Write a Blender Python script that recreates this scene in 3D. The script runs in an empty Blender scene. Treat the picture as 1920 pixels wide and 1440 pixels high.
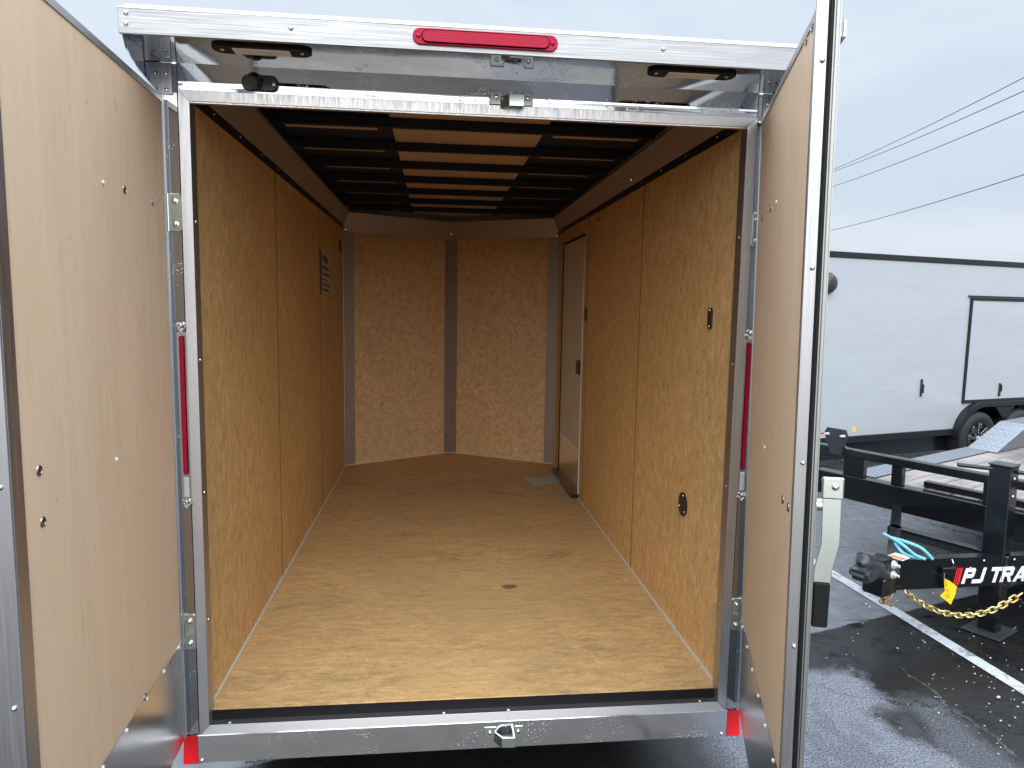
import bpy, bmesh, math, random
from mathutils import Vector, Matrix
R = math.radians
random.seed(7)
sc = bpy.context.scene
col = sc.collection

# ------------------------------------------------------------------ camera
S = 0.43                                    # height of the near trailer's door sill above the ground
cd = bpy.data.cameras.new('camera'); cam = bpy.data.objects.new('camera', cd); col.objects.link(cam)
def cam_axes(yaw, pitch, roll):
    y, p, r = R(yaw), R(pitch), R(roll)
    fw = Vector((math.sin(y)*math.cos(p), math.cos(y)*math.cos(p), math.sin(p)))
    rt = Vector((math.cos(y), -math.sin(y), 0)); up = rt.cross(fw)
    return fw, rt*math.cos(r)+up*math.sin(r), -rt*math.sin(r)+up*math.cos(r)
fw, rt, up = cam_axes(6.2787, -6.2966, 0.9779)
M = Matrix((rt, up, -fw)).transposed().to_4x4(); M.translation = Vector((-.1339, -2.2322, 1.3703+S))
cam.matrix_world = M
cd.sensor_fit = 'HORIZONTAL'; cd.sensor_width = 36; cd.lens = 1311.7/1920*36
cd.clip_start = .02; cd.clip_end = 2000
sc.camera = cam

# ------------------------------------------------------------------ world and sun (overcast)
SUN_EL, SUN_ROT = 27, 184
w = bpy.data.worlds.new('World'); sc.world = w; w.use_nodes = True
nt = w.node_tree; nt.nodes.clear()
def N(t, k, **a):
    n = t.nodes.new(k)
    for x, y in a.items(): setattr(n, x, y)
    return n
out = N(nt, 'ShaderNodeOutputWorld'); bg = N(nt, 'ShaderNodeBackground'); bg.inputs[1].default_value = .1
sky = N(nt, 'ShaderNodeTexSky', sky_type='NISHITA', sun_disc=False)
sky.sun_elevation = R(SUN_EL); sky.sun_rotation = R(SUN_ROT); sky.air_density = 1.5; sky.dust_density = 4
tc = N(nt, 'ShaderNodeTexCoord')
mp = N(nt, 'ShaderNodeMapping'); mp.inputs['Scale'].default_value = (1.3, 1.3, 4.2); mp.inputs['Location'].default_value = (.4, 0, .3)
nz = N(nt, 'ShaderNodeTexNoise'); nz.inputs['Scale'].default_value = 1.7; nz.inputs['Detail'].default_value = 5; nz.inputs['Roughness'].default_value = .5; nz.inputs['Distortion'].default_value = .3
cr = N(nt, 'ShaderNodeValToRGB'); e = cr.color_ramp.elements
e[0].position = .34; e[0].color = (.61, .695, .82, 1); e[1].position = .66; e[1].color = (.77, .85, .935, 1)
sep = N(nt, 'ShaderNodeSeparateXYZ')
el = N(nt, 'ShaderNodeMapRange'); el.inputs['From Min'].default_value = 0.42; el.inputs['From Max'].default_value = .74; el.inputs['To Min'].default_value = 5.9; el.inputs['To Max'].default_value = 26.0
vm = N(nt, 'ShaderNodeVectorMath', operation='SCALE')
mx = N(nt, 'ShaderNodeMix', data_type='RGBA'); mx.inputs[0].default_value = .93
nt.links.new(tc.outputs['Generated'], mp.inputs[0]); nt.links.new(mp.outputs[0], nz.inputs[0]); nt.links.new(nz.outputs[0], cr.inputs[0])
nt.links.new(tc.outputs['Generated'], sep.inputs[0]); nt.links.new(sep.outputs[2], el.inputs[0])
nt.links.new(cr.outputs[0], vm.inputs[0]); nt.links.new(el.outputs[0], vm.inputs['Scale'])
nt.links.new(sky.outputs[0], mx.inputs[6]); nt.links.new(vm.outputs[0], mx.inputs[7])
nt.links.new(mx.outputs[2], bg.inputs[0]); nt.links.new(bg.outputs[0], out.inputs[0])
sl = bpy.data.lights.new('sun', 'SUN'); sl.energy = 1.5; sl.angle = R(60); sl.color = (1, .97, .93)
so = bpy.data.objects.new('sun', sl); col.objects.link(so)
a_, e_ = R(SUN_ROT), R(SUN_EL)
sd = Vector((math.sin(a_)*math.cos(e_), math.cos(a_)*math.cos(e_), math.sin(e_)))   # towards the sun, behind the camera
so.rotation_euler = sd.to_track_quat('Z', 'Y').to_euler(); so.location = (0, -10, 12)
sc.view_settings.view_transform = 'Standard'; sc.view_settings.look = 'None'
sc.view_settings.exposure = 0.85; sc.view_settings.gamma = 1; sc.view_settings.use_curve_mapping = False
sc.render.engine = 'CYCLES'
cy = sc.cycles; cy.max_bounces = 10; cy.diffuse_bounces = 8; cy.glossy_bounces = 6; cy.transmission_bounces = 4
cy.use_denoising = True; cy.sample_clamp_indirect = 8; cy.caustics_reflective = False; cy.caustics_refractive = False

# ------------------------------------------------------------------ material helpers
class Mat:
    def __init__(s, name, base=(.5, .5, .5), rough=.5, metal=0, spec=.5):
        m = bpy.data.materials.new(name); m.use_nodes = True; s.m = m; s.t = m.node_tree
        s.b = s.t.nodes['Principled BSDF']; s.set('Base Color', (*base, 1)); s.set('Roughness', rough); s.set('Metallic', metal)
        s.set('Specular IOR Level', spec); s._tc = None; s._bump = None
    def set(s, k, v):
        s.b.inputs[k].default_value = v
    def n(s, k, **a): return N(s.t, k, **a)
    def l(s, a, b): s.t.links.new(a, b)
    def coord(s, scale=(1, 1, 1), kind='Object', rot=(0, 0, 0), loc=(0, 0, 0)):
        if not s._tc: s._tc = s.n('ShaderNodeTexCoord')
        m = s.n('ShaderNodeMapping'); m.inputs['Scale'].default_value = scale; m.inputs['Rotation'].default_value = rot; m.inputs['Location'].default_value = loc
        s.l(s._tc.outputs[kind], m.inputs[0]); return m.outputs[0]
    def world(s, scale=(1, 1, 1), loc=(0, 0, 0), rot=(0, 0, 0)):
        g = s.n('ShaderNodeNewGeometry'); m = s.n('ShaderNodeMapping'); m.inputs['Scale'].default_value = scale
        m.inputs['Location'].default_value = loc; m.inputs['Rotation'].default_value = rot
        s.l(g.outputs['Position'], m.inputs[0]); return m.outputs[0]
    def noise(s, vec, scale=5, detail=4, rough=.5, dist=0, color=False):
        n = s.n('ShaderNodeTexNoise'); n.inputs['Scale'].default_value = scale; n.inputs['Detail'].default_value = detail
        n.inputs['Roughness'].default_value = rough; n.inputs['Distortion'].default_value = dist; s.l(vec, n.inputs['Vector'])
        return n.outputs[1 if color else 0]
    def vor(s, vec, scale=5, feature='F1', out='Distance', rand=1):
        n = s.n('ShaderNodeTexVoronoi', feature=feature); n.inputs['Scale'].default_value = scale; n.inputs['Randomness'].default_value = rand
        s.l(vec, n.inputs['Vector']); return n.outputs[out]
    def map(s, v, a, b, c=0, d=1, clamp=True, smooth=False):
        n = s.n('ShaderNodeMapRange'); n.clamp = clamp
        if smooth: n.interpolation_type = 'SMOOTHSTEP'
        for i, x in zip(('From Min', 'From Max', 'To Min', 'To Max'), (a, b, c, d)): n.inputs[i].default_value = x
        s.l(v, n.inputs[0]); return n.outputs[0]
    def math(s, op, a, b=None, c=None):
        n = s.n('ShaderNodeMath', operation=op)
        for i, x in enumerate((a, b, c)):
            if x is None: continue
            if isinstance(x, (int, float)): n.inputs[i].default_value = x
            else: s.l(x, n.inputs[i])
        return n.outputs[0]
    def ramp(s, v, stops):
        n = s.n('ShaderNodeValToRGB'); e = n.color_ramp.elements
        for i, (p, c) in enumerate(stops):
            if i > 1: e.new(p)
            e[i].position = p; e[i].color = (*c, 1)
        s.l(v, n.inputs[0]); return n.outputs[0]
    def mix(s, f, a, b, mode='MIX'):
        n = s.n('ShaderNodeMix', data_type='RGBA', blend_type=mode)
        for i, x in ((0, f), (6, a), (7, b)):
            if isinstance(x, (int, float)): n.inputs[i].default_value = x
            elif isinstance(x, tuple): n.inputs[i].default_value = (*x, 1)
            else: s.l(x, n.inputs[i])
        return n.outputs[2]
    def bump(s, h, strength=.3, dist=.01):
        n = s.n('ShaderNodeBump'); n.inputs['Strength'].default_value = strength; n.inputs['Distance'].default_value = dist
        s.l(h, n.inputs['Height'])
        if s._bump: s.l(s._bump, n.inputs['Normal'])
        s._bump = n.outputs[0]; s.l(s._bump, s.b.inputs['Normal'])
    def to(s, out, k): s.l(out, s.b.inputs[k])

def osb(name, tint, stretch, dark=1.0, floor=False):
    """pressed flake board: overlapping flakes, fine fibre, dark specks, grey smudges"""
    m = Mat(name, rough=.55, spec=.35)
    warp = m.noise(m.world((1, 1, 1)), 6, 3, .6, color=True)
    wc = m.world(stretch)
    va = m.n('ShaderNodeVectorMath', operation='MULTIPLY_ADD'); m.l(warp, va.inputs[0]); va.inputs[1].default_value = (.55, .55, .55); m.l(wc, va.inputs[2])
    v = va.outputs[0]
    f1 = m.vor(v, 5.5, out='Color'); f2 = m.vor(v, 11, out='Color')
    sx = m.n('ShaderNodeSeparateColor'); m.l(f1, sx.inputs[0]); sy = m.n('ShaderNodeSeparateColor'); m.l(f2, sy.inputs[0])
    flake = m.math('ADD', m.math('MULTIPLY', sx.outputs[0], .38), m.math('MULTIPLY', sy.outputs[1], .34))
    fib = m.noise(v, 34, 5, .68)
    mid = m.noise(v, 4.0, 5, .6)
    tone = m.math('ADD', m.math('MULTIPLY', flake, .48), m.math('ADD', m.math('MULTIPLY', fib, .52), m.math('MULTIPLY', mid, .36)))
    t = Vector(tint)
    c = m.ramp(tone, [(.36, tuple(t*.60*dark)), (.50, tuple(t*.84)), (.64, tuple(t)), (.82, tuple((min(1, t.x*1.2), t.y*1.24, t.z*1.36)))])
    ed = m.vor(v, 11, feature='DISTANCE_TO_EDGE'); c = m.mix(m.math('MULTIPLY', m.map(ed, 0, .07, 1, 0), .46 if floor else .2), c, tuple(t*.5))
    big = m.noise(m.world((1, 1, 1)), 1.7, 4, .6)
    c = m.mix(m.map(big, .42, .66, 0, .5 if floor else .25), c, tuple(x*k for x, k in zip(tint, (.74, .76, .82))))
    speck = m.noise(v, 19, 2, .5); sp = m.map(speck, .675, .73)
    c = m.mix(m.math('MULTIPLY', sp, .62), c, (tint[0]*.28, tint[1]*.22, tint[2]*.2))
    thin = m.noise(m.world(tuple(a*b for a, b in zip(stretch, (1.4, 1.4, 1.4))), loc=(3, 7, 1)), 11, 1, .5, 1.2)
    tl = m.map(m.math('ABSOLUTE', m.math('SUBTRACT', thin, .66)), 0, .006, .5, 0)
    c = m.mix(tl, c, (tint[0]*.35, tint[1]*.3, tint[2]*.25))
    if floor:
        sm = m.noise(m.world((.8, 1.6, 1), loc=(9, 2, 0)), 3.2, 5, .7, .5)
        c = m.mix(m.map(sm, .56, .72, 0, .5), c, (.19, .165, .11))
        c = m.mix(m.map(m.noise(m.world((1, 1.5, 1), loc=(1, 5, 0)), 9, 3, .6), .72, .77, 0, .55), c, (.12, .085, .055))
        # a dropped grey scuff
        d = m.n('ShaderNodeVectorMath', operation='DISTANCE'); m.l(m.world((1, 1.4, 1)), d.inputs[0]); d.inputs[1].default_value = (.225, 1.39, .46)
        dd = m.math('ADD', d.outputs['Value'], m.math('MULTIPLY', m.noise(m.world(), 30, 2), .04))
        c = m.mix(m.map(dd, .052, .064, .75, 0), c, (.09, .07, .055))
    m.to(c, 'Base Color')
    m.to(m.map(fib, .3, .7, .48, .68), 'Roughness')
    m.bump(m.math('ADD', m.math('MULTIPLY', flake, .5), fib), .22, .0012)
    return m.m

def plywood(name, a, b, c_):
    m = Mat(name, rough=.5, spec=.4)
    v = m.coord((5, 5, .5)); s1 = m.noise(v, 2.2, 5, .55, 1.2)
    v2 = m.coord((45, 45, 2.4)); s2 = m.noise(v2, 2, 3, .5)
    c = m.ramp(m.math('ADD', m.math('MULTIPLY', s1, .62), m.math('MULTIPLY', s2, .38)), [(.28, b), (.5, a), (.74, c_)])
    blot = m.noise(m.coord((1, 1, .6)), 2.2, 3, .5)
    c = m.mix(m.map(blot, .45, .7, 0, .35), c, (.82, .60, .43))
    st = m.noise(m.coord((16, 16, .8), loc=(3, 1, 0)), 2.6, 4, .6, 1.4)
    ln = m.map(m.math('ABSOLUTE', m.math('SUBTRACT', st, .56)), 0, .012, 1, 0)
    ln = m.math('MULTIPLY', ln, m.map(m.noise(m.coord((5, 5, 2.2), loc=(0, 0, 4)), 2, 2), .5, .62))
    c = m.mix(m.math('MULTIPLY', ln, .42), c, (.26, .18, .12))
    sp = m.map(m.noise(m.coord((1, 1, .5)), 60, 1, .5), .76, .8)
    c = m.mix(m.math('MULTIPLY', sp, .35), c, (.3, .2, .13))
    m.to(c, 'Base Color'); m.bump(s2, .08, .001); return m.m

def metal(name, col_=(.8, .81, .82), rough=.3, brush=None, wave=0, drops=False, dirt=.0, wavescale=3.0):
    m = Mat(name, col_, rough, 1)
    if brush:
        b = m.noise(m.coord(brush), 6, 3, .6); m.to(m.map(b, .3, .7, rough*.8, rough*1.25), 'Roughness'); m.bump(b, .05, .0006)
    if dirt:
        d = m.noise(m.coord(), 5, 5, .65); m.to(m.mix(m.map(d, .5, .75, 0, dirt), col_, (col_[0]*.6, col_[1]*.6, col_[2]*.58)), 'Base Color')
    if wave:
        m.bump(m.noise(m.coord(), wavescale, 2, .4), .8, wave)
    if drops:
        v = m.vor(m.coord(), 190); size = m.vor(m.coord(), 190, out='Color'); sp = m.n('ShaderNodeSeparateColor'); m.l(size, sp.inputs[0])
        rad = m.map(sp.outputs[0], .35, 1, 0, .48)
        h = m.math('MAXIMUM', m.math('SUBTRACT', rad, v), 0)
        msk = m.map(m.noise(m.coord(), 7, 4, .6), .52, .62)
        m.bump(m.math('MULTIPLY', m.math('SQRT', h), msk), .5, .003)
    return m.m

def plain(name, c, rough=.5, metal_=0, spec=.5, var=.0, bump=0, scale=20, coat=0):
    m = Mat(name, c, rough, metal_, spec)
    if coat: m.set('Coat Weight', coat); m.set('Coat Roughness', .06)
    n = m.noise(m.coord(), scale, 4, .6)
    if var: m.to(m.mix(m.map(n, .35, .7), c, tuple(x*(1-var) for x in c)), 'Base Color')
    if bump: m.bump(n, bump, .002)
    return m.m

MT = {}
MT['osb_wall'] = osb('flake_board_wall', (.72, .465, .205), (9, 9, 4.2))
MT['osb_nose'] = osb('flake_board_nose', (.78, .53, .28), (6.5, 6.5, 5.8), .95)  # lighter than the wall boards; light missing at the nose put into colour
MT['osb_floor'] = osb('flake_board_floor', (.70, .46, .21), (2.4, 10, 3), 1, True)
MT['ply'] = plywood('door_plywood', (.80, .605, .41), (.74, .55, .365), (.85, .66, .465))
MT['alu'] = metal('brushed_aluminium', (.36, .37, .39), .42, (40, 40, 1))
MT['alu_h'] = metal('brushed_aluminium_bar', (.34, .35, .365), .55, (1, 60, 60))
MT['alu_dull'] = metal('mill_aluminium_trim', (.50, .50, .51), .42, (30, 30, 1), dirt=.15)
MT['alu_jamb'] = metal('jamb_aluminium', (.50, .51, .535), .42, (30, 30, 1))  # brighter copy of the frame aluminium; how light strikes the jamb put into colour
MT['flange'] = metal('outer_flange_metal', (.33, .35, .34), .5, dirt=.2)
MT['mirror'] = metal('polished_stainless', (.44, .45, .47), .06, wave=.006, drops=True, wavescale=2.6)
MT['mirror_sill'] = metal('wet_polished_beam', (.66, .67, .70), .13, wave=.003, drops=True, wavescale=6)
MT['kick'] = metal('kick_plate_aluminium', (.84, .85, .87), .24, wave=.003, wavescale=2.5)
MT['zinc'] = metal('zinc_hardware', (.62, .68, .66), .28, dirt=.3)
MT['bolt'] = metal('bolt_steel', (.75, .79, .78), .16)
MT['bolt_dark'] = metal('dark_bolt_steel', (.36, .40, .38), .2)
MT['white_rivet'] = plain('white_rivet', (.85, .86, .86), .3)
MT['black'] = plain('black_paint', (.012, .012, .014), .28, coat=.3)
MT['rubber'] = plain('black_rubber', (.009, .009, .010), .6, spec=.2)
MT['ceil_black'] = plain('black_ceiling_liner', (.026, .034, .062), .7, spec=.15, var=.3, scale=4)
MT['bow'] = plain('black_roof_bow', (.008, .010, .018), .6, spec=.2)
MT['ceil_brown'] = plywood('ceiling_plywood', (.52, .37, .285), (.47, .33, .25), (.56, .405, .315))
MT['trim_tan'] = metal('interior_trim_aluminium', (.46, .43, .41), .5, dirt=.2)
MT['caulk'] = plain('caulk', (.70, .67, .58), .6, var=.2, scale=40)
MT['joint'] = plain('dark_joint_strip', (.09, .045, .02), .7)  # dark brown strip along the caulked seams between wall panels
MT['door_skin'] = plain('side_door_skin', (.66, .62, .57), .3, var=.05)
MT['red_tape'] = plain('red_reflective_tape', (.78, .012, .02), .35, var=.25, scale=90)
def lens(name, c, sc_=130):
    m = Mat(name, c, .45, 0, .18); m.set('Coat Roughness', .05)
    v = m.vor(m.coord(), sc_, rand=.1); m.bump(v, .5, .0015); m.to(m.mix(m.map(v, 0, .6), c, tuple(x*.7 for x in c)), 'Base Color'); return m.m
MT['red_lens'] = lens('red_lens', (.50, .006, .045)); MT['white_lens'] = lens('clear_lens', (.72, .72, .74))
MT['led'] = plain('frosted_lens', (.88, .87, .78), .3)
MT['clear_bead'] = metal('sealant_bead', (.6, .61, .62), .2, wave=.01, wavescale=120)
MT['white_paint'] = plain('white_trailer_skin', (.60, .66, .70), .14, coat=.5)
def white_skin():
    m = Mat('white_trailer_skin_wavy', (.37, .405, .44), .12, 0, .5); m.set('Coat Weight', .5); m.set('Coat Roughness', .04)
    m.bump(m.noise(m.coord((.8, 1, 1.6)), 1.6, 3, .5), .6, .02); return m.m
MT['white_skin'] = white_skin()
MT['trim_black'] = plain('satin_black_trim', (.016, .016, .021), .4, spec=.3)
MT['tyre'] = plain('tyre_rubber', (.022, .022, .024), .7, bump=.3, scale=60)
MT['flat_black'] = plain('gloss_black_steel', (.006, .0065, .008), .2, spec=.4, coat=.15, bump=.05, scale=120)
def wet_plank():
    m = Mat('wet_deck_plank', rough=.2, spec=.5)
    n1 = m.noise(m.world((1.2, 1.2, 1)), 2.3, 4, .6); g = m.noise(m.coord((1, 16, 16)), 5, 4, .6)
    c = m.ramp(m.math('ADD', m.math('MULTIPLY', g, .5), m.math('MULTIPLY', n1, .5)), [(.38, (.17, .135, .12)), (.52, (.28, .235, .215)), (.68, (.36, .325, .31))])
    m.to(c, 'Base Color'); m.to(m.map(n1, .4, .6, .04, .3), 'Roughness'); m.bump(g, .25, .003); return m.m
MT['plank'] = wet_plank()
def diamond():
    m = Mat('diamond_plate', (.50, .53, .57), .34, 1)
    a = m.vor(m.coord((1, 1, 1), rot=(0, 0, R(45))), 28, rand=0); m.bump(m.map(a, .1, .45, 1, 0), .8, .006)
    m.to(m.mix(m.map(a, .15, .42, 0, .6), (.40, .425, .46), (.17, .185, .21)), 'Base Color'); return m.m
MT['diamond'] = diamond()
MT['gold'] = metal('yellow_zinc_chain', (.72, .56, .25), .3, dirt=.4)
MT['brownrust'] = metal('rusty_chain', (.42, .28, .12), .5, dirt=.6)
MT['yellow'] = plain('yellow_tag', (.80, .55, .01), .45, var=.08, scale=60)
MT['cyan'] = plain('cyan_hose', (.16, .52, .68), .35)
MT['sticker_w'] = plain('white_vinyl', (.74, .77, .80), .35)
MT['sticker_g'] = plain('pale_vinyl', (.55, .52, .50), .5)
MT['sticker_d'] = plain('dark_vinyl', (.07, .04, .035), .5)
MT['red_vinyl'] = plain('red_vinyl', (.60, .02, .03), .35)
MT['orange'] = plain('orange_vinyl', (.75, .22, .05), .35)
MT['amber'] = plain('amber_lens', (.65, .20, .06), .25)
MT['paper'] = plain('paper', (.62, .63, .66), .6, var=.15, scale=12)
MT['print_grey'] = plain('grey_print', (.40, .41, .44), .6)
MT['cast'] = plain('black_cast_steel', (.03, .032, .036), .35, bump=.5, scale=50)
MT['machined'] = plain('machined_alloy', (.70, .72, .74), .3, metal_=.4)
MT['wire'] = plain('power_wire', (.05, .055, .07), .6)

# ------------------------------------------------------------------ mesh helpers
ORG = {}
class MB:
    def __init__(s): s.v = []; s.f = []
    def add(s, vs, fs):
        o = len(s.v); s.v += [tuple(v) for v in vs]; s.f += [tuple(i+o for i in f) for f in fs]; return s
    def box(s, x0, x1, y0, y1, z0, z1):
        v = [(x, y, z) for z in (z0, z1) for y in (y0, y1) for x in (x0, x1)]
        return s.add(v, [(0, 2, 3, 1), (4, 5, 7, 6), (0, 1, 5, 4), (2, 6, 7, 3), (0, 4, 6, 2), (1, 3, 7, 5)])
    def hexa(s, lo, hi):
        """two quads (4 points each) joined"""
        return s.add(list(lo)+list(hi), [(3, 2, 1, 0), (4, 5, 6, 7), (0, 1, 5, 4), (1, 2, 6, 5), (2, 3, 7, 6), (3, 0, 4, 7)])
    def prism(s, pts, d):
        n = len(pts); d = Vector(d); p = [Vector(q) for q in pts]
        return s.add(p+[q+d for q in p], [tuple(range(n))[::-1], tuple(range(n, 2*n))]+[(i, (i+1) % n, (i+1) % n+n, i+n) for i in range(n)])
    def bar(s, a, b, w, h, upv=(0, 0, 1)):
        a, b = Vector(a), Vector(b); d = (b-a).normalized(); u = Vector(upv); sd_ = d.cross(u).normalized(); u = sd_.cross(d).normalized()
        q = [sd_*x*w/2+u*y*h/2 for x, y in ((-1, -1), (1, -1), (1, 1), (-1, 1))]
        return s.hexa([a+k for k in q], [b+k for k in q])
    def tube(s, path, r, n=8, caps=True):
        P = [Vector(p) for p in path]; rings = []; prev = None
        for i, p in enumerate(P):
            d = (P[min(i+1, len(P)-1)]-P[max(i-1, 0)]).normalized()
            a = prev if prev is not None else (Vector((0, 0, 1)) if abs(d.z) < .9 else Vector((1, 0, 0)))
            a = (a-d*a.dot(d)).normalized(); prev = a; b = d.cross(a)
            rr = r[i] if isinstance(r, (list, tuple)) else r
            rings.append([p+a*rr*math.cos(2*math.pi*k/n)+b*rr*math.sin(2*math.pi*k/n) for k in range(n)])
        vs = [q for g in rings for q in g]; fs = []
        for i in range(len(P)-1):
            for k in range(n):
                fs.append((i*n+k, i*n+(k+1) % n, (i+1)*n+(k+1) % n, (i+1)*n+k))
        if caps: fs += [tuple(range(n))[::-1], tuple(range((len(P)-1)*n, len(P)*n))]
        return s.add(vs, fs)
    def lathe(s, c, axis, prof, n=32, closed=False):
        """prof: list of (distance along axis, radius)"""
        ax = Vector(axis).normalized(); a = ax.cross(Vector((0, 0, 1)) if abs(ax.z) < .9 else Vector((1, 0, 0))).normalized(); b = ax.cross(a); c = Vector(c)
        vs = [c+ax*h+(a*math.cos(2*math.pi*k/n)+b*math.sin(2*math.pi*k/n))*r for h, r in prof for k in range(n)]
        fs = []; m_ = len(prof)
        for i in range(m_ if closed else m_-1):
            for k in range(n):
                j = (i+1) % m_; fs.append((i*n+k, i*n+(k+1) % n, j*n+(k+1) % n, j*n+k))
        if not closed: fs += [tuple(range(n))[::-1], tuple(range((m_-1)*n, m_*n))]
        return s.add(vs, fs)
    def dome(s, c, axis, r, h, n=12):
        return s.lathe(c, axis, [(0, r), (h*.45, r*.93), (h*.8, r*.65), (h, r*.25)], n)
    def rrect(s, cx, cz, w, h, rad, y0, y1, plane='xz', n=6):
        pts = []
        for sx, sz, a0 in ((1, 1, 0), (-1, 1, 90), (-1, -1, 180), (1, -1, 270)):
            for k in range(n+1):
                a = R(a0+90*k/n); pts.append((cx+sx*(w/2-rad)+rad*math.cos(a), cz+sz*(h/2-rad)+rad*math.sin(a)))
        if plane == 'xz': return s.prism([(x, y0, z) for x, z in pts], (0, y1-y0, 0))
        if plane == 'yz': return s.prism([(y0, x, z) for x, z in pts], (y1-y0, 0, 0))
        return s.prism([(x, z, y0) for x, z in pts], (0, 0, y1-y0))
    def build(s, name, mat, parent=None, bevel=0, smooth=False, origin=None, label=None, kind=None, seg=1):
        vs = [Vector(v) for v in s.v]
        if origin is None:
            mn = Vector([min(v[i] for v in vs) for i in range(3)]); mxx = Vector([max(v[i] for v in vs) for i in range(3)]); origin = (mn+mxx)/2
        origin = Vector(origin)
        bm = bmesh.new(); bv = [bm.verts.new(v-origin) for v in vs]
        for f in s.f:
            try: bm.faces.new([bv[i] for i in f])
            except ValueError: pass
        bmesh.ops.recalc_face_normals(bm, faces=bm.faces)
        if bevel:
            ed = [e for e in bm.edges if len(e.link_faces) == 2 and e.calc_face_angle(0) > R(35)]
            bmesh.ops.bevel(bm, geom=ed, offset=bevel, segments=seg, affect='EDGES', clamp_overlap=True)
        me = bpy.data.meshes.new(name); bm.to_mesh(me); bm.free()
        if mat is not None: me.materials.append(MT[mat] if isinstance(mat, str) else mat)
        if smooth:
            for p in me.polygons: p.use_smooth = True
            me.set_sharp_from_angle(angle=R(40))
        o = bpy.data.objects.new(name, me); col.objects.link(o)
        po = ORG.get(parent.name, Vector((0, 0, 0))) if parent else Vector((0, 0, 0))
        o.location = origin-po; ORG[o.name] = origin
        if parent: o.parent = parent
        if label: o['label'] = label
        if kind: o['kind'] = kind
        return o
def thing(name, label, cat, loc=(0, 0, 0), rotz=0, group=None):
    o = bpy.data.objects.new(name, None); col.objects.link(o); o.location = loc; o.rotation_euler = (0, 0, rotz)
    o['label'] = label; o['category'] = cat; ORG[o.name] = Vector((0, 0, 0)); o.empty_display_size = .2
    if group: o['group'] = group
    return o
def tag(o, label, cat, group=None):
    o['label'] = label; o['category'] = cat
    if group: o['group'] = group
    return o
def dup(o, parent, loc):
    c = o.copy(); col.objects.link(c); c.parent = parent; c.location = loc; return c
def B(*a): return MB().box(*a)

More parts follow.
